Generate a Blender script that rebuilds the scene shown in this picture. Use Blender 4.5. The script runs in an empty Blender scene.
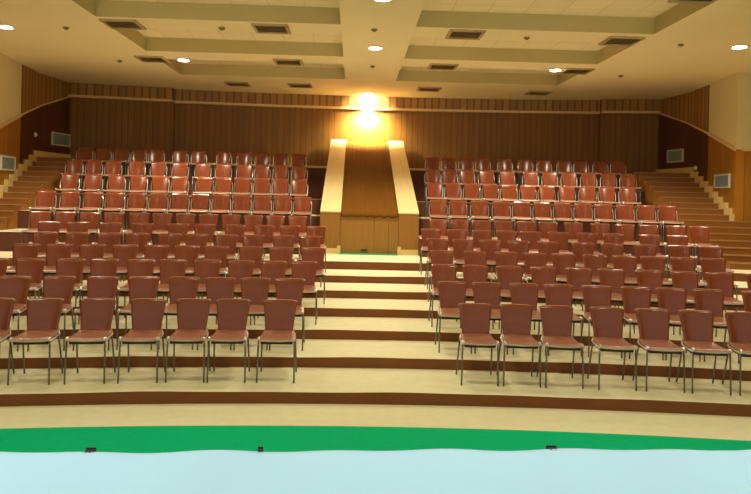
import bpy, bmesh, math, random
from math import sin, cos, pi, sqrt, radians
random.seed(7)
C = bpy.context.scene.collection

# ------------------------------------------------------------------ helpers
def new_obj(name, bm, mats, parent=None, smooth=False):
    me = bpy.data.meshes.new(name)
    bmesh.ops.recalc_face_normals(bm, faces=bm.faces)
    bm.to_mesh(me); bm.free()
    if smooth:
        for p in me.polygons: p.use_smooth = True
    for m in (mats if isinstance(mats, (list, tuple)) else [mats]): me.materials.append(m)
    o = bpy.data.objects.new(name, me); C.objects.link(o)
    if parent: o.parent = parent
    return o

def empty(name, loc=(0, 0, 0), rz=0.0):
    o = bpy.data.objects.new(name, None); C.objects.link(o)
    o.location = loc; o.rotation_euler = (0, 0, rz); o.empty_display_size = .1
    return o

def tag(o, label, cat, group=None):
    o['label'] = label; o['category'] = cat
    if group: o['group'] = group
    return o

def struct(o, label=None):
    o['kind'] = 'structure'
    if label: o['label'] = label
    return o

def hexa(bm, p, mi=0):
    """8 corners: bottom ring of 4 then top ring of 4"""
    v = [bm.verts.new(q) for q in p]
    fs = []
    for idx in ((0, 1, 2, 3), (4, 5, 6, 7), (0, 1, 5, 4), (1, 2, 6, 5), (2, 3, 7, 6), (3, 0, 4, 7)):
        f = bm.faces.new([v[i] for i in idx]); f.material_index = mi; fs.append(f)
    return fs

def box(bm, x0, x1, y0, y1, z0, z1, mi=0):
    return hexa(bm, [(x0, y0, z0), (x1, y0, z0), (x1, y1, z0), (x0, y1, z0),
                     (x0, y0, z1), (x1, y0, z1), (x1, y1, z1), (x0, y1, z1)], mi)

def tube(bm, pts, r, n=8):
    from mathutils import Vector
    pts = [Vector(p) for p in pts]; rings = []
    for i, p in enumerate(pts):
        d = (pts[min(i + 1, len(pts) - 1)] - pts[max(i - 1, 0)]).normalized()
        a = Vector((1, 0, 0)) if abs(d.x) < .9 else Vector((0, 1, 0))
        u = d.cross(a).normalized(); w = d.cross(u)
        rings.append([bm.verts.new(p + r * (cos(2 * pi * k / n) * u + sin(2 * pi * k / n) * w)) for k in range(n)])
    for a, b in zip(rings, rings[1:]):
        for k in range(n): bm.faces.new((a[k], a[(k + 1) % n], b[(k + 1) % n], b[k]))
    bm.faces.new(rings[0]); bm.faces.new(rings[-1])

def disc_lathe(bm, prof, cx=0, cy=0, n=24, mi=0):
    rings = []
    for r, z in prof:
        rings.append([bm.verts.new((cx + r * cos(2 * pi * k / n), cy + r * sin(2 * pi * k / n), z)) for k in range(n)])
    for a, b in zip(rings, rings[1:]):
        for k in range(n):
            f = bm.faces.new((a[k], a[(k + 1) % n], b[(k + 1) % n], b[k])); f.material_index = mi
    for rg in (rings[0], rings[-1]):
        f = bm.faces.new(rg); f.material_index = mi

# ------------------------------------------------------------------ the arcs of the hall
CY = -22.16                                   # centre of the curved rows
def arc_y(R, x): return CY + sqrt((R - CY) ** 2 - x * x)

def arc_slab(bm, y0, y1, xa0, xb0, xa1, xb1, z0, z1, top=0, front=1, n=None, wave=0.0, back=None):
    """curved step between the radii that cross the axis at y0 (front) and y1 (back)"""
    n = n or max(6, int((xb0 - xa0) / .3))
    cols = []
    for i in range(n + 1):
        t = i / n
        x0 = xa0 + (xb0 - xa0) * t; x1 = xa1 + (xb1 - xa1) * t
        f0 = arc_y(y0, x0); f1 = arc_y(y1, x1)
        w = wave * (sin(x0 * 2.3 + y0) + .6 * sin(x0 * 5.1 + 2 * y0))
        cols.append([bm.verts.new((x0, f0, z0)), bm.verts.new((x0, f0 + abs(w) * .5, z1 + w)),
                     bm.verts.new((x1, f1, z1)), bm.verts.new((x1, f1, z0))])
    for a, b in zip(cols, cols[1:]):
        for j, mi in ((0, front), (1, top), (2, front), (3, front)):
            k = (j + 1) % 4
            f = bm.faces.new((a[j], a[k], b[k], b[j])); f.material_index = mi
    for c in (cols[0], cols[-1]):
        f = bm.faces.new(c); f.material_index = front

def arc_wall(bm, R, xa, xb, z0, z1, thick, mi=0, n=40):
    uv = bm.loops.layers.uv.verify()
    cols = []
    for i in range(n + 1):
        x = xa + (xb - xa) * i / n
        y = arc_y(R, x); yb = arc_y(R + thick, x)
        cols.append([bm.verts.new((x, y, z0)), bm.verts.new((x, y, z1)), bm.verts.new((x, yb, z1)), bm.verts.new((x, yb, z0))])
    for a, b in zip(cols, cols[1:]):
        for j in range(4):
            k = (j + 1) % 4
            f = bm.faces.new((a[j], a[k], b[k], b[j])); f.material_index = mi
    for c in (cols[0], cols[-1]):
        f = bm.faces.new(c); f.material_index = mi
    for f in bm.faces:
        for l in f.loops: l[uv].uv = (l.vert.co.x + l.vert.co.y * .0, l.vert.co.z)

# ------------------------------------------------------------------ materials
def nodes_of(name):
    m = bpy.data.materials.new(name); m.use_nodes = True
    nt = m.node_tree; nt.nodes.clear()
    out = nt.nodes.new('ShaderNodeOutputMaterial'); b = nt.nodes.new('ShaderNodeBsdfPrincipled')
    nt.links.new(b.outputs[0], out.inputs[0])
    return m, nt, b

def mix_rgb(nt, fac, a, b, mode='MIX'):
    n = nt.nodes.new('ShaderNodeMix'); n.data_type = 'RGBA'; n.blend_type = mode
    if hasattr(fac, 'node'): nt.links.new(fac, n.inputs[0])
    else: n.inputs[0].default_value = fac
    for s, v in ((6, a), (7, b)):
        if hasattr(v, 'node'): nt.links.new(v, n.inputs[s])
        else: n.inputs[s].default_value = (*v, 1)
    return n.outputs[2]

def mat_noise(name, col, rough=.6, var=.12, scale=6.0, metallic=0.0, bump=0.0, stretch=(1, 1, 1), coat=0.0, spec=.5):
    m, nt, b = nodes_of(name)
    tc = nt.nodes.new('ShaderNodeTexCoord'); mp = nt.nodes.new('ShaderNodeMapping')
    mp.inputs['Scale'].default_value = stretch
    nt.links.new(tc.outputs['Object'], mp.inputs[0])
    nz = nt.nodes.new('ShaderNodeTexNoise'); nz.inputs['Scale'].default_value = scale; nz.inputs['Detail'].default_value = 5
    nt.links.new(mp.outputs[0], nz.inputs['Vector'])
    lo = tuple(c * (1 - var) for c in col); hi = tuple(min(1, c * (1 + var)) for c in col)
    nt.links.new(mix_rgb(nt, nz.outputs[0], lo, hi), b.inputs['Base Color'])
    b.inputs['Roughness'].default_value = rough; b.inputs['Metallic'].default_value = metallic
    b.inputs['Specular IOR Level'].default_value = spec
    if coat: b.inputs['Coat Weight'].default_value = coat; b.inputs['Coat Roughness'].default_value = .12
    if bump:
        bp = nt.nodes.new('ShaderNodeBump'); bp.inputs['Strength'].default_value = bump; bp.inputs['Distance'].default_value = .01
        nt.links.new(nz.outputs[0], bp.inputs['Height']); nt.links.new(bp.outputs[0], b.inputs['Normal'])
    return m

def mat_planks(name, col, width=.14, rough=.45, var=.35, groove=.1, dark=.35, grain=.2):
    """vertical boards: UV u runs along the wall in metres, v is height"""
    m, nt, b = nodes_of(name); L = nt.links.new
    uv = nt.nodes.new('ShaderNodeUVMap'); sp = nt.nodes.new('ShaderNodeSeparateXYZ'); L(uv.outputs[0], sp.inputs[0])
    dv = nt.nodes.new('ShaderNodeMath'); dv.operation = 'DIVIDE'; L(sp.outputs[0], dv.inputs[0]); dv.inputs[1].default_value = width
    fl = nt.nodes.new('ShaderNodeMath'); fl.operation = 'FLOOR'; L(dv.outputs[0], fl.inputs[0])
    fr = nt.nodes.new('ShaderNodeMath'); fr.operation = 'FRACT'; L(dv.outputs[0], fr.inputs[0])
    wn = nt.nodes.new('ShaderNodeTexWhiteNoise'); wn.noise_dimensions = '1D'; L(fl.outputs[0], wn.inputs['W'])
    lo = tuple(c * (1 - var) for c in col); hi = tuple(min(1, c * (1 + var)) for c in col)
    tone = mix_rgb(nt, wn.outputs['Value'], lo, hi)
    mp = nt.nodes.new('ShaderNodeMapping'); mp.inputs['Scale'].default_value = (22, 1.3, 1); L(uv.outputs[0], mp.inputs[0])
    nz = nt.nodes.new('ShaderNodeTexNoise'); nz.inputs['Scale'].default_value = 1.0; nz.inputs['Detail'].default_value = 6
    L(mp.outputs[0], nz.inputs['Vector'])
    gr = mix_rgb(nt, nz.outputs[0], (1 - grain,) * 3, (1.0 + grain * .0,) * 3)
    c1 = mix_rgb(nt, 1.0, tone, gr, 'MULTIPLY')
    lt = nt.nodes.new('ShaderNodeMath'); lt.operation = 'LESS_THAN'; L(fr.outputs[0], lt.inputs[0]); lt.inputs[1].default_value = groove
    c2 = mix_rgb(nt, lt.outputs[0], c1, tuple(c * dark for c in col))
    L(c2, b.inputs['Base Color']); b.inputs['Roughness'].default_value = rough
    bp = nt.nodes.new('ShaderNodeBump'); bp.inputs['Strength'].default_value = .4; bp.inputs['Distance'].default_value = .01; bp.invert = True
    L(lt.outputs[0], bp.inputs['Height']); L(bp.outputs[0], b.inputs['Normal'])
    return m

def mat_tiles(name, col):
    m, nt, b = nodes_of(name); L = nt.links.new
    tc = nt.nodes.new('ShaderNodeTexCoord')
    br = nt.nodes.new('ShaderNodeTexBrick'); br.offset = 0; br.inputs['Scale'].default_value = 1.0
    br.inputs['Brick Width'].default_value = .6; br.inputs['Row Height'].default_value = .6
    br.inputs['Mortar Size'].default_value = .012
    br.inputs['Color1'].default_value = (*col, 1); br.inputs['Color2'].default_value = (*[c * .94 for c in col], 1)
    br.inputs['Mortar'].default_value = (*[c * .82 for c in col], 1)
    L(tc.outputs['Object'], br.inputs['Vector']); L(br.outputs[0], b.inputs['Base Color'])
    b.inputs['Roughness'].default_value = .8
    return m

def mat_emit(name, col, s):
    m, nt, b = nodes_of(name)
    b.inputs['Base Color'].default_value = (.9, .9, .9, 1)
    b.inputs['Emission Color'].default_value = (*col, 1); b.inputs['Emission Strength'].default_value = s
    return m

M = {}
M['carpet'] = mat_noise('cream carpet', (.765, .72, .475), .9, .10, 9, bump=.15, spec=.2)
M['riser'] = mat_noise('brown riser board', (.22, .07, .008), .6, .25, 3, stretch=(1, 1, 6))
M['step_wood'] = mat_noise('orange brown step wood', (.29, .115, .016), .5, .2, 4, stretch=(1, 1, 8))
M['nosing'] = mat_noise('worn step nosing', (.42, .23, .07), .45, .15, 5)
M['upper_riser'] = mat_noise('dark red brown riser board', (.12, .035, .02), .55, .25, 3, stretch=(1, 1, 6))
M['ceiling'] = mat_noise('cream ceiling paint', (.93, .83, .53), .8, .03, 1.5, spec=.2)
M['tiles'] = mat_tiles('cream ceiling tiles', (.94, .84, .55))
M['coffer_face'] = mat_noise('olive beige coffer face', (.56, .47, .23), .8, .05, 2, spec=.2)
M['wall_wood'] = mat_planks('brown wood boards', (.28, .12, .014), .16, .5, .10, .16, .6)
M['side_wood_lit'] = mat_planks('side wall boards lit tone', (.46, .195, .02), .23, .45, .10, .10, .55)  # side wall wood near the front, its brighter lighting put into the colour
M['side_wood_shaded'] = mat_planks('side wall boards shaded tone', (.11, .035, .018), .23, .45, .12, .10, .5)  # same side wall wood, darkened in colour for the dim rear
M['valance'] = mat_planks('light wood slats', (.44, .22, .06), .20, .5, .2, .25, .45)
M['trim'] = mat_noise('pale varnished trim', (.78, .58, .27), .45, .10, 5, stretch=(1, 1, 6))
M['skirt'] = mat_noise('pale wood skirting', (.78, .60, .25), .5, .12, 5)
M['cream_wall'] = mat_noise('cream wall plaster', (.80, .70, .42), .75, .04, 2, spec=.2)
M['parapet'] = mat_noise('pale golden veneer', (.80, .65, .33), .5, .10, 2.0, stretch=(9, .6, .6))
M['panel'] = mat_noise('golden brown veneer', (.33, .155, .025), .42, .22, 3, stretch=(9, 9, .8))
M['cover'] = mat_noise('dark brown ribbed cloth', (.16, .066, .010), .9, .2, 5, stretch=(12, .5, .5), spec=.04)
M['shell'] = mat_noise('maroon veneer shell', (.255, .058, .020), .22, .14, 5, stretch=(1, 1, 3), spec=.62)
M['seat'] = mat_noise('maroon veneer seat with painted sheen', (.36, .145, .085), .33, .14, 5, spec=.9)  # overhead sheen on the seats put into a lighter, duller colour
M['seat_edge'] = mat_noise('seat edge with painted highlight', (.72, .52, .42), .3, .1, 8)  # highlight along the seat edge painted as a paler colour
M['edge'] = mat_noise('pale veneer edge', (.66, .42, .32), .4, .1, 8)
M['chrome'] = mat_noise('chrome', (.82, .82, .82), .30, .03, 8, metallic=1.0)
M['leg'] = mat_noise('dark chrome tube', (.22, .20, .19), .35, .08, 8, metallic=1.0)
M['pan'] = mat_noise('black seat pan', (.02, .016, .016), .5, .2, 8)
M['green'] = mat_noise('green carpet', (.0, .46, .19), .9, .10, 20, bump=.1, spec=.1)
M['cloth'] = mat_noise('white cloth', (.70, .90, 1.0), .8, .02, 3, spec=.1)  # blue cast of the cool light put into the white base colour
M['stage'] = mat_noise('stage boards', (.30, .17, .07), .5, .2, 3)
M['vent_frame'] = mat_noise('brown painted vent', (.48, .36, .18), .5, .1, 6)
M['vent_dark'] = mat_noise('dark duct', (.36, .26, .13), .8, .1, 6)
M['grille'] = mat_noise('white grille frame', (.72, .74, .66), .45, .05, 6)
M['grille_blue'] = mat_noise('blue grey grille slats', (.30, .40, .42), .45, .08, 6)
M['black'] = mat_noise('black metal', (.02, .02, .02), .4, .1, 8)
M['white'] = mat_noise('white plastic', (.8, .8, .78), .4, .03, 8)
M['sensor'] = mat_noise('brown plastic', (.22, .15, .07), .5, .1, 8)
M['lamp'] = mat_emit('lamp glow', (1.0, .97, .86), 30.0)
LEFT = {
    1: [-1.11, -1.62, -2.04, -2.51, -3.03, -3.56, -4.04],
    2: [-1.11, -1.51, -1.93, -2.38, -2.85, -3.32, -3.81, -4.3],
    3: [-1.02, -1.39, -1.85, -2.3, -2.76, -3.16, -3.65, -4.05, -4.55, -5.0],
    4: [-0.93, -1.41, -1.86, -2.37, -2.8, -3.24, -3.68, -4.14, -4.59, -5.03],
    5: [-1.03, -1.47, -1.97, -2.4, -2.88, -3.29, -3.8, -4.23, -4.71, -5.18],
    6: [-1.0, -1.46, -1.92, -2.43, -2.96, -3.41, -4.0, -4.54, -5.06, -5.52],
    7: [-1.5, -1.89, -2.25, -2.64, -3.05, -3.47, -3.91, -4.35, -4.83, -5.23, -5.63, -6.03],
    8: [-1.53, -1.91, -2.29, -2.68, -3.07, -3.45, -3.92, -4.3, -4.71, -5.2, -5.61, -6.06, -6.5],
    9: [-1.59, -2.02, -2.4, -2.84, -3.26, -3.66, -4.22, -4.63, -5.09, -5.55, -6.02, -6.49],
    10: [-1.67, -2.12, -2.58, -2.97, -3.48, -3.96, -4.49, -4.98, -5.47, -6.01, -6.4, -6.83],
    11: [-1.78, -2.25, -2.71, -3.18, -3.68, -4.31, -4.76, -5.36, -5.78, -6.2, -6.56, -7.03],
}
RIGHT = {
    1: [1.04, 1.49, 1.93, 2.48, 2.97, 3.43, 3.91],
    2: [0.92, 1.35, 1.81, 2.23, 2.7, 3.17, 3.59, 4.03, 4.59],
    3: [0.94, 1.37, 1.84, 2.31, 2.79, 3.23, 3.73, 4.19, 4.64, 5.15],
    4: [1.03, 1.54, 2.01, 2.45, 2.86, 3.33, 3.76, 4.19, 4.6, 5.02],
    5: [1.09, 1.49, 1.95, 2.42, 2.9, 3.46, 3.93, 4.45, 4.97, 5.46],
    6: [1.07, 1.54, 1.99, 2.44, 2.83, 3.34, 3.85, 4.3, 4.91, 5.38],
    7: [1.37, 1.74, 2.14, 2.55, 3.01, 3.41, 3.9, 4.4, 4.85, 5.29, 5.79, 6.16],
    8: [1.46, 1.88, 2.33, 2.79, 3.21, 3.64, 4.08, 4.5, 4.9, 5.33, 5.75, 6.13],
    9: [1.5, 1.92, 2.36, 2.79, 3.17, 3.59, 4.03, 4.48, 4.93, 5.34, 5.79],
    10: [1.6, 1.98, 2.4, 2.88, 3.38, 3.94, 4.4, 4.85, 5.31, 5.77, 6.22],
    11: [1.7, 2.11, 2.56, 3.0, 3.57, 4.09, 4.56, 5.07, 5.49, 5.96, 6.4],
}
# ------------------------------------------------------------------ levels
ZC = 4.88                                                  # ceiling
RY = {k: 6.8 + .95 * (k - 1) for k in range(1, 8)}
RY.update({8: 13.75, 9: 14.85, 10: 15.95, 11: 17.05, 12: 18.2})
FZ = {k: k * .1176 for k in range(1, 7)}
FZ.update({7: .85, 8: 1.2202, 9: 1.5933, 10: 1.9445, 11: 2.3074, 12: 2.81})
BACK = 19.5
LEFT_EDGE, RIGHT_EDGE = -7.2, 6.75                         # where the rows end and the side steps start
BOX = 1.03                                                 # half width of the central structure
WALL = [(8.5, .5), (8.5, 14.25), (7.78, 14.25), (8.02, 15.85), (8.14, 17.1), (7.98, 18.85)]
def wall_x(y):
    pts = WALL[2:]
    if y < 14.25: return 8.5
    for (xa, ya), (xb, yb) in zip(pts, pts[1:]):
        if y <= yb: return xa + (xb - xa) * (y - ya) / (yb - ya)
    return pts[-1][0]
def wall_on_arc(R):
    x = 8.0
    for _ in range(30): x = wall_x(arc_y(R, x))
    return x

# ------------------------------------------------------------------ floor and tiers
bm = bmesh.new(); arc_slab(bm, 2.9, RY[1], -8.45, 8.45, -8.45, 8.45, -.2, 0, 0, 1)
struct(new_obj('floor', bm, [M['carpet'], M['riser']]))
for k in range(1, 8):
    bm = bmesh.new(); y1 = RY[k + 1] if k < 7 else 13.2
    arc_slab(bm, RY[k], y1, -8.45, 8.45, -8.45, 8.45, -.2, FZ[k], 0, 1, wave=.004 if k < 7 else .0)
    if k == 7:
        arc_slab(bm, 13.2, RY[8], LEFT_EDGE, RIGHT_EDGE, LEFT_EDGE, RIGHT_EDGE, -.2, FZ[7], 0, 1)
        arc_slab(bm, RY[8], 14.5, -BOX, BOX, -BOX, BOX, -.2, FZ[7], 0, 1)
    struct(new_obj('floor', bm, [M['carpet'], M['riser']]), None)
for k in range(8, 13):
    y1 = RY[k + 1] if k < 12 else BACK
    bm = bmesh.new()
    for xa, xb in ((LEFT_EDGE, -BOX), (BOX, RIGHT_EDGE)):
        arc_slab(bm, RY[k], y1, xa, xb, xa, xb, -.2, FZ[k], 0, 1)
    struct(new_obj('floor', bm, [M['carpet'], M['upper_riser']]))
# side steps beside each wall
NS = 16
ZS = [.85 + (2.81 - .85) * (n + 1) / NS for n in range(NS)]
for sgn in (-1, 1):
    bm = bmesh.new(); sk = bmesh.new()
    for n, z in enumerate(ZS):
        y0 = 13.2 + .2933 * n; y1 = y0 + .2933 if n < NS - 1 else BACK - .02
        w0 = wall_on_arc(y0) - .004; w1 = wall_on_arc(y1) - .004
        if arc_y(y0, 8.3) < 14.25 and w0 > 8.2: w0 = 8.48
        e = RIGHT_EDGE if sgn > 0 else -LEFT_EDGE
        if sgn > 0: arc_slab(bm, y0, y1, e, w0, e, w1, -.2, z, 0, 1, n=6)
        else: arc_slab(bm, y0, y1, -w0, -e, -w1, -e, -.2, z, 0, 1, n=6)
        # light nosing board
        if sgn > 0: arc_slab(bm, y0 - .012, y0 + .03, e, w0 - .02, e, w0 - .02, z - .016, z + .004, 2, 2, n=6)
        else: arc_slab(bm, y0 - .012, y0 + .03, -w0 + .02, -e, -w0 + .02, -e, z - .016, z + .004, 2, 2, n=6)
        # stepped skirting board along the wall
        ya = max(arc_y(y0, 8.0), 14.27); yb = arc_y(y1, 7.9)
        if yb > ya + .05:
            zt = z + .15
            m = (ya + yb) / 2
            for a, b in ((ya - .02, m), (m, yb)):
                xa = wall_x(a) ; xb = wall_x(b)
                hexa(sk, [(sgn * (xa - .05), a, z), (sgn * xa, a, z), (sgn * xb, b, z), (sgn * (xb - .05), b, z),
                          (sgn * (xa - .05), a, zt), (sgn * xa, a, zt), (sgn * xb, b, zt), (sgn * (xb - .05), b, zt)])
            xa = wall_x(ya)
            hexa(sk, [(sgn * (xa - .05), ya - .1, z - .02), (sgn * xa, ya - .1, z - .02), (sgn * xa, ya + .02, z - .02), (sgn * (xa - .05), ya + .02, z - .02),
                      (sgn * (xa - .05), ya - .1, zt), (sgn * xa, ya - .1, zt), (sgn * xa, ya + .02, zt), (sgn * (xa - .05), ya + .02, zt)]) if ya > 14.4 else None
    side = 'left' if sgn < 0 else 'right'
    struct(new_obj('floor', bm, [M['step_wood'], M['step_wood'], M['nosing']]))
    struct(new_obj('baseboard_' + side, sk, M['skirt']))

bm = bmesh.new()
for xa, xb in ((LEFT_EDGE, -BOX), (BOX, RIGHT_EDGE)): arc_slab(bm, RY[12] - .02, RY[12] + .05, xa, xb, xa, xb, FZ[12] - .05, FZ[12] + .004, 0, 0)
struct(new_obj('trim_9', bm, M['skirt']))
# ------------------------------------------------------------------ back wall
bm = bmesh.new()
arc_wall(bm, BACK, -8.1, 8.1, .3, ZC + .4, .15, 0, 60)
for xa, xb in ((-8.1, -5.38), (6.5, 8.1)):
    arc_wall(bm, BACK - .22, xa, xb, 2.81, ZC, .22, 0, 12)
struct(new_obj('wall_back', bm, [M['wall_wood']]))
n = 0
for R, xa, xb in ((BACK - .10, -5.38, 6.5), (BACK - .32, -8.0, -5.38), (BACK - .32, 6.5, 8.0)):
    n += 1
    bm = bmesh.new(); arc_wall(bm, R, xa, xb, 4.56, ZC, .10, 0, 40)
    struct(new_obj('trim_%d' % n, bm, M['valance']))
    n += 1
    bm = bmesh.new(); arc_wall(bm, R - .05, xa, xb, 4.50, 4.56, .15, 0, 40)
    struct(new_obj('trim_%d' % n, bm, M['trim']))

# ------------------------------------------------------------------ side walls
def trim_z(y): return 3.24 + (y - 14.25) * .302
for sgn in (-1, 1):
    bm = bmesh.new(); uvl = bm.loops.layers.uv.verify(); u0 = 0
    tr = bmesh.new()
    for i, ((xa, ya), (xb, yb)) in enumerate(zip(WALL, WALL[1:])):
        if i == 1: xb += .12
        ln = math.hypot(xb - xa, yb - ya); 
        if i == 0: za = zb = 3.24
        else: za, zb = trim_z(ya), trim_z(yb)
        ox, oy = ((.12, 0) if i != 1 else (0, .12))
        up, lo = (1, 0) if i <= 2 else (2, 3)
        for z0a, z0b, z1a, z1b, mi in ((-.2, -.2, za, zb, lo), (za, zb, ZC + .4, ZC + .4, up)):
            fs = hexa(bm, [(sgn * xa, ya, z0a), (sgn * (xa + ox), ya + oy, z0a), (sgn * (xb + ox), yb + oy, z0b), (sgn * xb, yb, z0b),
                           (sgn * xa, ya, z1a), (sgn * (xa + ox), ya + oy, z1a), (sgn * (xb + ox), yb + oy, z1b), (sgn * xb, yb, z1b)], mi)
            for f in fs:
                for l in f.loops:
                    q = l.vert.co; d = math.hypot(abs(q.x) - xa, q.y - ya)
                    l[uvl].uv = (u0 + d, q.z)
        u0 += ln
        h = .07 if i <= 2 else .035; px, py = (-.035, 0) if i != 1 else (0, -.035)
        hexa(tr, [(sgn * (xa + px), ya + py, za - h / 2), (sgn * xa, ya, za - h / 2), (sgn * xb, yb, zb - h / 2), (sgn * (xb + px), yb + py, zb - h / 2),
                  (sgn * (xa + px), ya + py, za + h / 2), (sgn * xa, ya, za + h / 2), (sgn * xb, yb, zb + h / 2), (sgn * (xb + px), yb + py, zb + h / 2)])
    side = 'left' if sgn < 0 else 'right'
    struct(new_obj('wall_' + side, bm, [M['side_wood_lit'], M['cream_wall'], M['valance'], M['side_wood_shaded']]))
    struct(new_obj('trim_%d' % (7 if sgn < 0 else 8), tr, M['trim']))

# ------------------------------------------------------------------ ceiling with sunken coffers
xs = [-8.6, -4.6, -.62, .62, 4.6, 8.6]
ys = [.5]
far = [5.5, 8.35, 11.2, 13.85, 16.6]
for yf in far: ys += [yf - 1.95, yf]
ys.append(19.62)
REC = .27
def is_cof(i, j): return i in (1, 3) and j % 2 == 1
bm = bmesh.new()
def zc(i, j): return ZC + REC if is_cof(i, j) else ZC
for i in range(len(xs) - 1):
    for j in range(len(ys) - 1):
        z = zc(i, j)
        f = bm.faces.new([bm.verts.new(p) for p in ((xs[i], ys[j], z), (xs[i + 1], ys[j], z), (xs[i + 1], ys[j + 1], z), (xs[i], ys[j + 1], z))])
        f.material_index = 1 if is_cof(i, j) else 0
        if is_cof(i, j):
            a, b, c, d = xs[i], xs[i + 1], ys[j], ys[j + 1]
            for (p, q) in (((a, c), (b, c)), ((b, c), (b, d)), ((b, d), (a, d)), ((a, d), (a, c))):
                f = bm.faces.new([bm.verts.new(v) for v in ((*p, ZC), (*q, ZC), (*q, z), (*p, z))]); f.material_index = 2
bmesh.ops.remove_doubles(bm, verts=bm.verts, dist=1e-4)
box(bm, -8.6, 8.6, .5, 19.62, ZC + REC + .02, ZC + REC + .1, 0)
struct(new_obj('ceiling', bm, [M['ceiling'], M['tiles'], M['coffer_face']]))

# ------------------------------------------------------------------ the central structure at the head of the aisle
def parapet(sgn, nm):
    a, b = .61, BOX - .005
    y0, y1, z0, z1 = 14.1, 19.40, 1.70, 3.60
    bm = bmesh.new()
    hexa(bm, [(sgn * a, y0, FZ[7]), (sgn * b, y0, FZ[7]), (sgn * b, y1, FZ[7]), (sgn * a, y1, FZ[7]),
              (sgn * a, y0, z0), (sgn * b, y0, z0), (sgn * b, y1, z1), (sgn * a, y1, z1)])
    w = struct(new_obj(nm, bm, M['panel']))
    bm = bmesh.new(); t = .03
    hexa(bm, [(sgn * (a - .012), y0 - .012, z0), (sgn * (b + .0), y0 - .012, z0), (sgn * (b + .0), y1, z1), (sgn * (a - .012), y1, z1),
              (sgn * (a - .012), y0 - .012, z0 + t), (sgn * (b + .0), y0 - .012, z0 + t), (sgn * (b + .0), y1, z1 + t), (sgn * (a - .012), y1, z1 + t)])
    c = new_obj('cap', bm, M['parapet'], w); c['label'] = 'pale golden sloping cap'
    bm = bmesh.new(); box(bm, sgn * a, sgn * b, y0 - .02, y0, FZ[7], FZ[7] + .11)
    c = new_obj('plinth', bm, M['skirt'], w); c['label'] = 'pale plinth board'
    bm = bmesh.new(); box(bm, sgn * (a - .02), sgn * (a + .05), y0 - .05, y0 - .02, FZ[7], FZ[7] + .17)
    c = new_obj('corner_block', bm, M['trim'], w)
parapet(-1, 'wall_parapet_left'); parapet(1, 'wall_parapet_right')

d = struct(empty('door_1', (0, 14.14, FZ[7])))
for xa, xb in ((-.605, .10), (.106, .40), (.406, .605)):
    bm = bmesh.new(); box(bm, xa, xb, -.02, .03, 0, .83); new_obj('door_panel', bm, M['panel'], d)
bm = bmesh.new(); box(bm, -.16, -.05, -.045, -.02, .07, .10); tube(bm, [(-.05, -.04, .085), (-.03, -.04, .11)], .008)
o = new_obj('door_handle', bm, M['black'], d); o['label'] = 'small black handle near the bottom'

# ribbed cloth cover sloping up between the parapets
bm = bmesh.new(); nx, ny = 66, 40; g = []
for side in (0, 1):
    rows = []
    for j in range(ny + 2):
        r = []
        for i in range(nx + 1):
            x = -.595 + 1.19 * i / nx
            rib = .012 * abs(sin(x / 1.19 * pi * 11))
            t = max(0, (j - 1) / ny)
            y = 14.10 + 5.3 * t; z = 1.69 + 1.89 * t + rib
            if j == 0: y = 14.085; z = 1.655 - .02 * abs(sin(x * 16)) + .008 * sin(x * 37)
            r.append(bm.verts.new((x, y + side * (.0 if j else .012), z - side * .022)))
        rows.append(r)
    g.append(rows)
for side in (0, 1):
    for a, b in zip(g[side], g[side][1:]):
        for i in range(nx): bm.faces.new((a[i], a[i + 1], b[i + 1], b[i]))
for i in range(nx):
    for j in (0, ny + 1): bm.faces.new((g[0][j][i], g[0][j][i + 1], g[1][j][i + 1], g[1][j][i]))
for j in range(ny + 1):
    for i in (0, nx): bm.faces.new((g[0][j][i], g[0][j + 1][i], g[1][j + 1][i], g[1][j][i]))
tag(new_obj('ribbed_cover', bm, M['cover'], smooth=True), 'dark brown ribbed cloth cover sloping up between the two pale parapets', 'cover')

bm = bmesh.new(); box(bm, -.62, .6, 13.93, 14.075, FZ[7] + .001, FZ[7] + .016)
tag(new_obj('doormat', bm, M['green'], None), 'narrow green mat before the low wooden doors atop the aisle', 'mat')

# ------------------------------------------------------------------ green carpet strip before the first step
bm = bmesh.new(); pts = []
for i in range(41):
    x = -8.0 + 16.0 * i / 40; pts.append((x, 6.12 - .0195 * (x + .3) ** 2))
top = [bm.verts.new((x, y, .012)) for x, y in pts]; bot = [bm.verts.new((x, y, .001)) for x, y in pts]
topf = [bm.verts.new((x, 3.3, .012)) for x, y in pts]; botf = [bm.verts.new((x, 3.3, .001)) for x, y in pts]
for i in range(40):
    for A, B in ((top, topf), (bot, botf), (top, bot), (topf, botf)):
        bm.faces.new((A[i], A[i + 1], B[i + 1], B[i]))
for i in (0, 40): bm.faces.new((top[i], topf[i], botf[i], bot[i]))
tag(new_obj('carpet_runner', bm, M['green']), 'bright green carpet laid on the floor before the first step', 'carpet')

# ------------------------------------------------------------------ stage edge and the cloth covered table
bm = bmesh.new(); box(bm, -8.4, 8.4, -2.5, 2.85, -.2, .55)
struct(new_obj('floor', bm, M['stage']))
TR = radians(2.6)
t = empty('table', (-.2, 1.732, .55), TR)
tag(t, 'long table hidden beneath the white cloth in the foreground', 'table')
bm = bmesh.new(); box(bm, -1.85, 1.85, -.37, .37, .70, .735); new_obj('tabletop', bm, M['stage'], t)
for sx in (-1.75, 1.75):
    for sy in (-.31, .31):
        bm = bmesh.new(); box(bm, sx - .03, sx + .03, sy - .03, sy + .03, 0, .70); new_obj('leg', bm, M['leg'], t)
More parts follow.
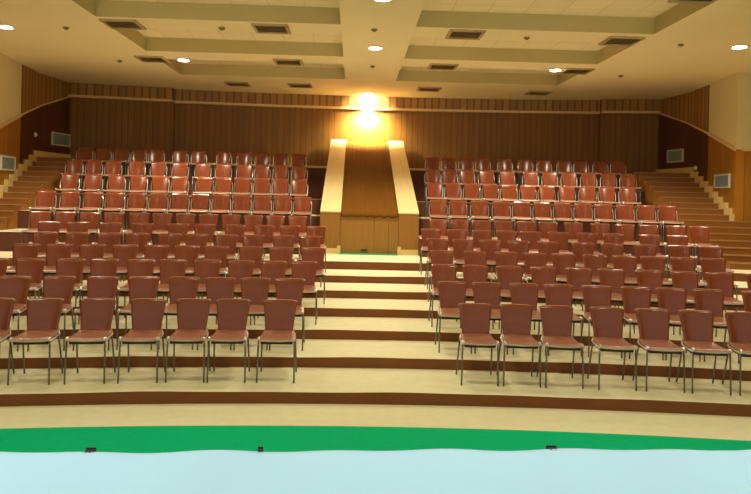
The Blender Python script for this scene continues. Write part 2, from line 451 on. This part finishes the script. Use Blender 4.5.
# cloth: a sheet over the top that falls down on all four sides
bm = bmesh.new(); NX, NY = 150, 40; rows = []
def clothpt(u, v):
    hx, hy, drop, rc = 1.88, .405, .70, .03
    def fold(s, h):
        if abs(s) <= h: return s, 0
        return math.copysign(h, s), abs(s) - h
    x, dx = fold(u, hx); y, dy = fold(v, hy)
    dn = min(drop, math.hypot(dx, dy) if dx and dy else dx + dy)
    wr = .004 * sin(u * 7 + v * 9) * sin(v * 11 - u * 3) + .003 * sin(u * 17 - v * 5) + .0035 * max(0, sin(u * 2.3 + v * 6)) ** 8
    if dn:
        w2 = (.002 if v > 0 else .02) * min(1, dn * 3) * sin((u if dy else v) * 14)
        if dy: y += math.copysign(abs(w2) + .01, v)
        if dx: x += math.copysign(abs(w2) + .01, u)
    return x, y, .748 + max(-.005, wr) - dn
us = [-1.88 - .68 * (1 - i / 14) for i in range(14)] + [-1.88 + 3.76 * i / 120 for i in range(121)] + [1.88 + .68 * (i + 1) / 14 for i in range(14)]
vs = [-.405 - .68 * (1 - i / 14) for i in range(14)] + [-.405 + .81 * i / 34 for i in range(35)] + [.405 + .68 * (i + 1) / 14 for i in range(14)]
for v in vs: rows.append([bm.verts.new(clothpt(u, v)) for u in us])
for a, b in zip(rows, rows[1:]):
    for i in range(len(us) - 1): bm.faces.new((a[i], a[i + 1], b[i + 1], b[i]))
cl = new_obj('tablecloth', bm, M['cloth'], smooth=True)
cl.location = (-.2, 1.732, .55); cl.rotation_euler = (0, 0, TR)
sol = cl.modifiers.new('thickness', 'SOLIDIFY'); sol.thickness = .003; sol.offset = 1
tag(cl, 'white tablecloth covering the table in the foreground', 'tablecloth')
for wx, side, s in ((-1.10, 'left', .8), (-.585, 'middle', .45), (.345, 'right', .9)):
    lx = wx + .2; c_ = empty('cloth_clip', (-.2 + lx * cos(TR) - .41 * sin(TR), 1.732 + lx * sin(TR) + .41 * cos(TR), .55 + .748), TR)
    tag(c_, 'small dark clip on the far edge of the white tablecloth, %s one' % {'left': 'leftmost', 'middle': 'faint middle', 'right': 'rightmost'}[side], 'clip', 'clips on the tablecloth edge')
    bm = bmesh.new(); box(bm, -.018 * s, .018 * s, -.006, .016, .004, .007); box(bm, -.018 * s, .018 * s, .010, .016, -.02, .010)
    new_obj('clip_body', bm, M['black'], c_)
    bm = bmesh.new(); tube(bm, [(-.012 * s, -.005, .007), (-.008 * s, -.018, .007), (.008 * s, -.018, .007), (.012 * s, -.005, .007)], .0012)
    new_obj('clip_wire', bm, M['leg'], c_)

# ------------------------------------------------------------------ chairs
def shell_back():
    bm = bmesh.new(); nx, nz = 12, 10; F = []; B = []
    for j in range(nz + 1):
        t = j / nz
        hw = .146 + .040 * t
        z = .445 + .345 * t; y = .178 + .07 * t + .02 * t * t
        rf, rb = [], []
        for i in range(nx + 1):
            s = -1 + 2 * i / nx
            zz = z
            if t > .8: zz -= .012 * max(0, abs(s) - .8) / .2 * (t - .8) / .2 * abs(s)
            yy = y - .030 * s * s
            rf.append(bm.verts.new((s * hw, yy, zz))); rb.append(bm.verts.new((s * hw, yy + .021, zz)))
        F.append(rf); B.append(rb)
    for G in (F, B):
        for a, b in zip(G, G[1:]):
            for i in range(nx): bm.faces.new((a[i], a[i + 1], b[i + 1], b[i]))
    for i in range(nx):
        for j in (0, nz):
            f = bm.faces.new((F[j][i], F[j][i + 1], B[j][i + 1], B[j][i])); f.material_index = 1
    for j in range(nz):
        for i in (0, nx):
            f = bm.faces.new((F[j][i], F[j + 1][i], B[j + 1][i], B[j][i]))
    return bm
def shell_seat():
    bm = bmesh.new(); nx, ny = 12, 10; T = []; U = []
    for j in range(ny + 1):
        t = j / ny; y = -.215 + .40 * t
        hw = .192 - .03 * t - (.012 * (1 - t / .1) if t < .1 else 0)
        z = .464 - .018 * sin(t * pi) - (.022 * (1 - t / .15) ** 2 if t < .15 else 0) + .012 * max(0, t - .85) / .15
        ra, rb = [], []
        for i in range(nx + 1):
            s = -1 + 2 * i / nx
            zz = z + .008 * s * s
            ra.append(bm.verts.new((s * hw, y, zz))); rb.append(bm.verts.new((s * hw, y, zz - .018)))
        T.append(ra); U.append(rb)
    for G in (T, U):
        for a, b in zip(G, G[1:]):
            for i in range(nx): bm.faces.new((a[i], a[i + 1], b[i + 1], b[i]))
    for i in range(nx):
        for j in (0, ny):
            f = bm.faces.new((T[j][i], T[j][i + 1], U[j][i + 1], U[j][i])); f.material_index = 1
    for j in range(ny):
        for i in (0, nx):
            f = bm.faces.new((T[j][i], T[j + 1][i], U[j + 1][i], U[j][i]))
    return bm
def make_chair(upper):
    r = empty('stacking_chair')
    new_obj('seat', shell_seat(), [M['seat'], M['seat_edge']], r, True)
    new_obj('backrest', shell_back(), [M['shell'], M['edge']], r, True)
    bm = bmesh.new(); box(bm, -.165, .165, -.185, .155, .395, .426); new_obj('seat_pan', bm, M['pan'], r)
    for s in (-1, 1):
        bm = bmesh.new(); tube(bm, [(s * .186, -.185, .43), (s * .190, -.20, .20), (s * .192, -.21, 0)], .0095); new_obj('leg', bm, M['leg'], r, True)
        bm = bmesh.new(); tube(bm, [(s * .178, .12, .425), (s * .186, .18, .20), (s * .192, .235, 0)], .0095); new_obj('leg', bm, M['leg'], r, True)
        bm = bmesh.new(); tube(bm, [(s * .186, -.19, .430), (s * .180, 0, .425), (s * .170, .17, .430), (s * .150, .205, .46)], .010)
        new_obj('seat_rail', bm, M['chrome'], r, True)
        bm = bmesh.new()
        if upper: tube(bm, [(s * .176, .17, .43), (s * .190, .205, .50), (s * .191, .235, .62), (s * .180, .252, .69), (s * .140, .258, .70)], .010)
        else: tube(bm, [(s * .150, .205, .46), (s * .125, .232, .54), (s * .115, .270, .66)], .009)
        new_obj('back_upright', bm, M['chrome'], r, True)
        bm = bmesh.new(); tube(bm, [(s * .182, -.218, .448), (s * .184, -.18, .456), (s * .182, -.145, .452)], .016)
        new_obj('linking_bracket', bm, M['chrome'], r, True)
    return r
chairs0 = {False: make_chair(False), True: make_chair(True)}
used = set()
def dup(root):
    r = root.copy(); C.objects.link(r)
    for ch in root.children:
        c = ch.copy(); C.objects.link(c); c.parent = r
    return r
ORD = ['', 'first', 'second', 'third', 'fourth', 'fifth', 'sixth', 'seventh', 'eighth', 'ninth', 'tenth', 'eleventh', 'twelfth', 'thirteenth']
for block, D, sg in (('left', LEFT, -1), ('right', RIGHT, 1)):
    for k, xs_ in D.items():
        xs_ = list(xs_); n_ = len(xs_)
        for _ in range(300):                                # chairs never stand inside each other
            for i in range(n_ - 1):
                g_ = abs(xs_[i + 1] - xs_[i])
                if g_ < .421:
                    e_ = (.421 - g_) / 2
                    xs_[i] -= sg * e_; xs_[i + 1] += sg * e_
        for i, x in enumerate(xs_):
            u_ = k >= 8; o = dup(chairs0[u_]) if u_ in used else chairs0[u_]; used.add(u_)
            R = RY[k] + .53 + random.uniform(-.012, .012)
            y = arc_y(R, x)
            o.location = (x, y, FZ[k]); o.rotation_euler = (0, 0, -math.asin(x / (R - CY)) + radians(random.uniform(-.6, .6)))
            row = 'front row' if k == 1 else ('back row' if k == 11 else ORD[k] + ' row')
            end = 'nearest the centre' if i == 0 else ORD[i + 1] + ' from the centre'
            if i == n_ - 1: end = 'at the outer end'
            tag(o, 'maroon shell chair in the %s of the %s block, %s' % (row, block, end), 'chair', 'audience chairs')

# ------------------------------------------------------------------ ceiling fittings
def downlight(x, y, label, power, col=(1, .87, .62), rad=.12, cone=130, z=ZC, tilt=0.0):
    r = empty('downlight', (x, y, z)); tag(r, label, 'ceiling light', 'recessed downlights')
    bm = bmesh.new(); disc_lathe(bm, [(rad, 0), (rad + .03, -.004), (rad + .03, -.016), (rad - .005, -.016), (rad - .01, -.006)]); new_obj('ring', bm, M['white'], r, False)
    bm = bmesh.new(); disc_lathe(bm, [(rad - .01, -.008), (rad - .01, -.022), (rad * .5, -.03), (.01, -.032)]); new_obj('lamp', bm, M['lamp'], r, True)
    if power:
        l = bpy.data.lights.new('downlight_beam', 'SPOT'); l.energy = power; l.color = col
        l.spot_size = radians(cone); l.spot_blend = .6; l.shadow_soft_size = rad
        lo = bpy.data.objects.new('downlight_beam', l); C.objects.link(lo); lo.parent = r; lo.location = (0, 0, -.06); lo.rotation_euler = (tilt, 0, 0)
    return r
P0 = 230
WARM = (1, .80, .47)
for (x, y, lab, p) in (
    (0, 12.89, 'glowing downlight in the centre beam, above the aisle', P0 * 2.5),
    (-4.05, 14.68, 'glowing downlight left of centre, beside a brown vent', P0 * 2.5),
    (3.95, 14.56, 'glowing downlight right of centre, beside a brown vent', P0 * 2.5),
    (-6.5, 12.09, 'glowing downlight at far left above the cream wall', P0 * 1.8),
    (6.45, 11.88, 'glowing downlight at far right above the cream wall', P0 * 1.8),
    (0, 9.6, 'downlight in the centre beam at the top edge of the photo', P0)):
    downlight(x, y, lab, p)
downlight(0, 18.78, 'bright downlight close to the back wall above the ribbed cover', 320, (1, .90, .58), .10, 112, tilt=radians(66))
wl = empty('wall_light', (0, 19.25, 4.50)); tag(wl, 'glowing wall light under the trim above the ribbed cover', 'wall light')
bm = bmesh.new(); box(bm, -.20, .20, -.02, .10, -.025, 0); box(bm, -.06, .06, .08, .245, -.025, 0); new_obj('bracket', bm, M['trim'], wl)
bm = bmesh.new(); disc_lathe(bm, [(.16, -.026), (.15, -.06), (.10, -.09), (.01, -.10)])
for v in bm.verts: v.co.y = v.co.y * .45 + .03
new_obj('lamp', bm, M['lamp'], wl, True)
l = bpy.data.lights.new('wall_light_beam', 'SPOT'); l.energy = 750; l.color = (1, .88, .50); l.spot_size = radians(160); l.spot_blend = .7; l.shadow_soft_size = .08
lo = bpy.data.objects.new('wall_light_beam', l); C.objects.link(lo); lo.parent = wl; lo.location = (0, -.02, -.13); lo.rotation_euler = (radians(40), 0, 0)

for (x, y) in ((-4.05, 9.0), (3.95, 9.0), (-6.5, 7.4), (6.45, 7.4), (0, 6.4), (-4.05, 5.9), (3.95, 5.9)):  # unseen downlights added to light the front of the hall
    downlight(x, y, 'added downlight in the ceiling over the front rows, out of the picture', P0 * (.85 if x == 0 else .45))
for (x, y) in ((-2.2, 2.3), (2.2, 2.3)):  # unseen cool lamps added to light the tablecloth
    downlight(x, y, 'added cool downlight over the stage table, out of the picture', 330, (.56, .86, 1.0), .12, 88)

def floodlight(x, y, tx, ty, label):  # added fixture, unseen, put in to brighten the ceiling
    r = empty('added_floodlight', (x, y, .55), math.atan2(-(tx - x), ty - y)); tag(r, label, 'floodlight', 'added unseen floodlights')
    el = math.atan2(ZC - .85, math.hypot(tx - x, ty - y))
    bm = bmesh.new(); box(bm, -.16, .16, -.12, .12, 0, .02); tube(bm, [(0, 0, .02), (0, 0, .18)], .02); new_obj('base', bm, M['black'], r)
    bm = bmesh.new(); tube(bm, [(-.15, 0, .32), (-.15, 0, .18), (.15, 0, .18), (.15, 0, .32)], .01); new_obj('yoke', bm, M['black'], r)
    bm = bmesh.new(); disc_lathe(bm, [(.05, -.16), (.11, -.14), (.12, .08), (.125, .10), (.105, .10), (.10, .02)]); c = new_obj('lamp_housing', bm, M['black'], r)
    bm = bmesh.new(); disc_lathe(bm, [(.10, .03), (.06, .045), (.005, .05)]); g = new_obj('lens', bm, M['lamp'], r)
    for o in (c, g): o.location = (0, 0, .32); o.rotation_euler = (-(pi / 2 - el), 0, 0)
    l = bpy.data.lights.new('added_floodlight_beam', 'SPOT'); l.energy = 600; l.color = (1, .88, .62); l.spot_size = radians(40); l.spot_blend = 1.0; l.shadow_soft_size = .1
    lo = bpy.data.objects.new('added_floodlight_beam', l); C.objects.link(lo); lo.parent = r
    lo.location = (0, .13 * cos(el), .32 + .13 * sin(el)); lo.rotation_euler = (pi / 2 + el, 0, 0)
floodlight(-4.6, 2.3, -2.4, 12.5, 'added black floodlight standing on the stage at left, out of the picture, lighting the ceiling')
floodlight(4.6, 2.3, 2.4, 12.5, 'added black floodlight standing on the stage at right, out of the picture, lighting the ceiling')

def vent(x, y, label):
    r = empty('ceiling_vent', (x, y, ZC)); tag(r, label, 'ceiling vent', 'brown ceiling vents')
    a, b, h = .30, .30, .03
    bm = bmesh.new()
    for q in ((-a, a, -b, -b + .05), (-a, a, b - .05, b), (-a, -a + .05, -b + .05, b - .05), (a - .05, a, -b + .05, b - .05)): box(bm, *q, -h, 0)
    new_obj('frame', bm, M['vent_frame'], r)
    bm = bmesh.new(); box(bm, -a + .05, a - .05, -b + .05, b - .05, -.006, -.001); new_obj('duct', bm, M['vent_dark'], r)
    for i in range(5):
        yy = -b + .10 + i * .1
        bm = bmesh.new()
        hexa(bm, [(-a + .05, yy - .03, -.028), (a - .05, yy - .03, -.028), (a - .05, yy - .022, -.028), (-a + .05, yy - .022, -.028),
                  (-a + .05, yy + .02, -.008), (a - .05, yy + .02, -.008), (a - .05, yy + .028, -.008), (-a + .05, yy + .028, -.008)])
        new_obj('louver', bm, M['vent_frame'], r)
for x, y, lab in ((-4.3, 11.62, 'brown ceiling vent nearest the camera, outer left'), (-1.8, 11.6, 'brown ceiling vent nearest the camera, left of the centre beam'),
                  (1.5, 11.58, 'brown ceiling vent nearest the camera, right of the centre beam'), (4.25, 11.7, 'brown ceiling vent behind the near coffer, outer right'),
                  (-4.35, 14.68, 'brown ceiling vent beside the left downlight'), (-1.8, 14.55, 'brown ceiling vent behind the middle coffer, left of the beam'),
                  (1.5, 14.55, 'brown ceiling vent behind the middle coffer, right of the beam'), (4.3, 14.6, 'brown ceiling vent beside the right downlight'),
                  (-3.42, 17.75, 'brown ceiling vent near the back wall, outer left'), (-1.8, 17.7, 'brown ceiling vent near the back wall, left of the beam'),
                  (1.55, 17.7, 'brown ceiling vent near the back wall, right of the beam'), (4.45, 17.8, 'brown ceiling vent near the back wall, outer right'),
                  (4.25, 9.0, 'brown ceiling vent cut by the top edge of the photo at right')):
    if lab.startswith('brown ceiling vent beside the left'): x -= .36
    if lab.startswith('brown ceiling vent beside the right'): x += .12
    vent(x, y, lab)
for x, y, lab in ((-5.42, 12.02, 'small brown ceiling sensor at far left'), (-2.66, 11.7, 'small brown ceiling sensor between two near left vents'),
                  (-.06, 11.46, 'small brown sensor on the near centre beam'), (0, 14.75, 'small brown sensor on the centre beam behind its downlight'),
                  (2.59, 11.69, 'small brown ceiling sensor between two near right vents'), (5.38, 11.86, 'small brown ceiling sensor at far right'),
                  (-5.51, 15.0, 'small brown ceiling sensor left of the left downlight'), (5.55, 15.0, 'small brown ceiling sensor right of the right downlight')):
    bm = bmesh.new(); disc_lathe(bm, [(.05, 0), (.052, -.02), (.03, -.035), (.008, -.05)])
    o = new_obj('ceiling_sensor', bm, M['sensor'], smooth=False); o.location = (x, y, ZC); tag(o, lab, 'sensor', 'ceiling sensors')

# ------------------------------------------------------------------ wall grilles
def grille(sgn, ya, yb, z0, z1, label):
    xa, xb = wall_x(ya), wall_x(yb); yc = (ya + yb) / 2; xc = (xa + xb) / 2
    r = empty('wall_grille', (sgn * (xc - .004), yc, (z0 + z1) / 2), math.atan2(-(xb - xa) * sgn, yb - ya))
    tag(r, label, 'wall grille', 'wall grilles')
    h = (z1 - z0) / 2; w = math.hypot(xb - xa, yb - ya) / 2; t = -sgn * .03
    def bx(bm, y0, y1, za, zb, d=t): box(bm, *sorted((0, d)), y0, y1, za, zb)
    bm = bmesh.new()
    bx(bm, -w, w, h - .035, h); bx(bm, -w, w, -h, -h + .035); bx(bm, -w, -w + .05, -h + .035, h - .035); bx(bm, w - .05, w, -h + .035, h - .035)
    new_obj('frame', bm, M['grille'], r)
    bm = bmesh.new(); bx(bm, -w + .05, w - .05, -h + .035, h - .035, t * .3); new_obj('backing', bm, M['grille_blue'], r)
    for i in range(8):
        zz = -h + .05 + i * (2 * h - .1) / 7
        bm = bmesh.new(); bx(bm, -w + .05, w - .05, zz - .006, zz + .006, t * .8); new_obj('slat', bm, M['grille_blue'], r)
grille(-1, 14.62, 15.5, 2.42, 2.74, 'pale framed wall grille low on the left wall, nearer one')
grille(-1, 17.6, 18.55, 3.16, 3.50, 'dim wall grille high in the rear left corner')
grille(1, 14.5, 15.37, 2.42, 2.73, 'pale framed wall grille low on the right wall, nearer one')
grille(1, 17.25, 18.0, 3.12, 3.46, 'dim wall grille high in the rear right corner')
for sgn, y, z, lab in ((-1, 16.74, 3.34, 'small white wall sensor on the dark left wall'), (1, 16.52, 2.93, 'small white wall sensor on the dark right wall')):
    bm = bmesh.new(); disc_lathe(bm, [(.055, 0), (.055, .03), (.03, .05), (.008, .055)], n=16)
    o = new_obj('wall_sensor', bm, M['white']); o.location = (sgn * (wall_x(y) - .002), y, z); o.rotation_euler = (0, -sgn * pi / 2, 0)
    tag(o, lab, 'sensor', 'wall sensors')

# ------------------------------------------------------------------ light, world, camera
w = bpy.data.worlds.new('World'); bpy.context.scene.world = w; w.use_nodes = True
bg = w.node_tree.nodes['Background']; bg.inputs[0].default_value = (1.0, .90, .70, 1); bg.inputs[1].default_value = .6

cam = bpy.data.cameras.new('Camera'); co = bpy.data.objects.new('Camera', cam); C.objects.link(co)
cam.sensor_width = 36; cam.lens = 680 / 751 * 36
from mathutils import Matrix
yaw, roll = radians(1.7872), radians(1.3734)
# level camera, turned right by yaw, rolled about its own axis
R_ = Matrix.Rotation(-yaw, 4, 'Z') @ Matrix.Rotation(pi / 2, 4, 'X') @ Matrix.Rotation(roll, 4, 'Z')
co.matrix_world = Matrix.Translation((-.33, 0, 2.1084)) @ R_
# the horizon lies above the middle of the picture
cam.shift_y = -(247 - 193.72) / 751; cam.shift_x = 0
cam.clip_start = .05; cam.clip_end = 200
bpy.context.scene.camera = co
vs_ = bpy.context.scene.view_settings
vs_.view_transform = 'Standard'; vs_.look = 'None'; vs_.gamma = 1; vs_.use_curve_mapping = False
vs_.exposure = 0.0
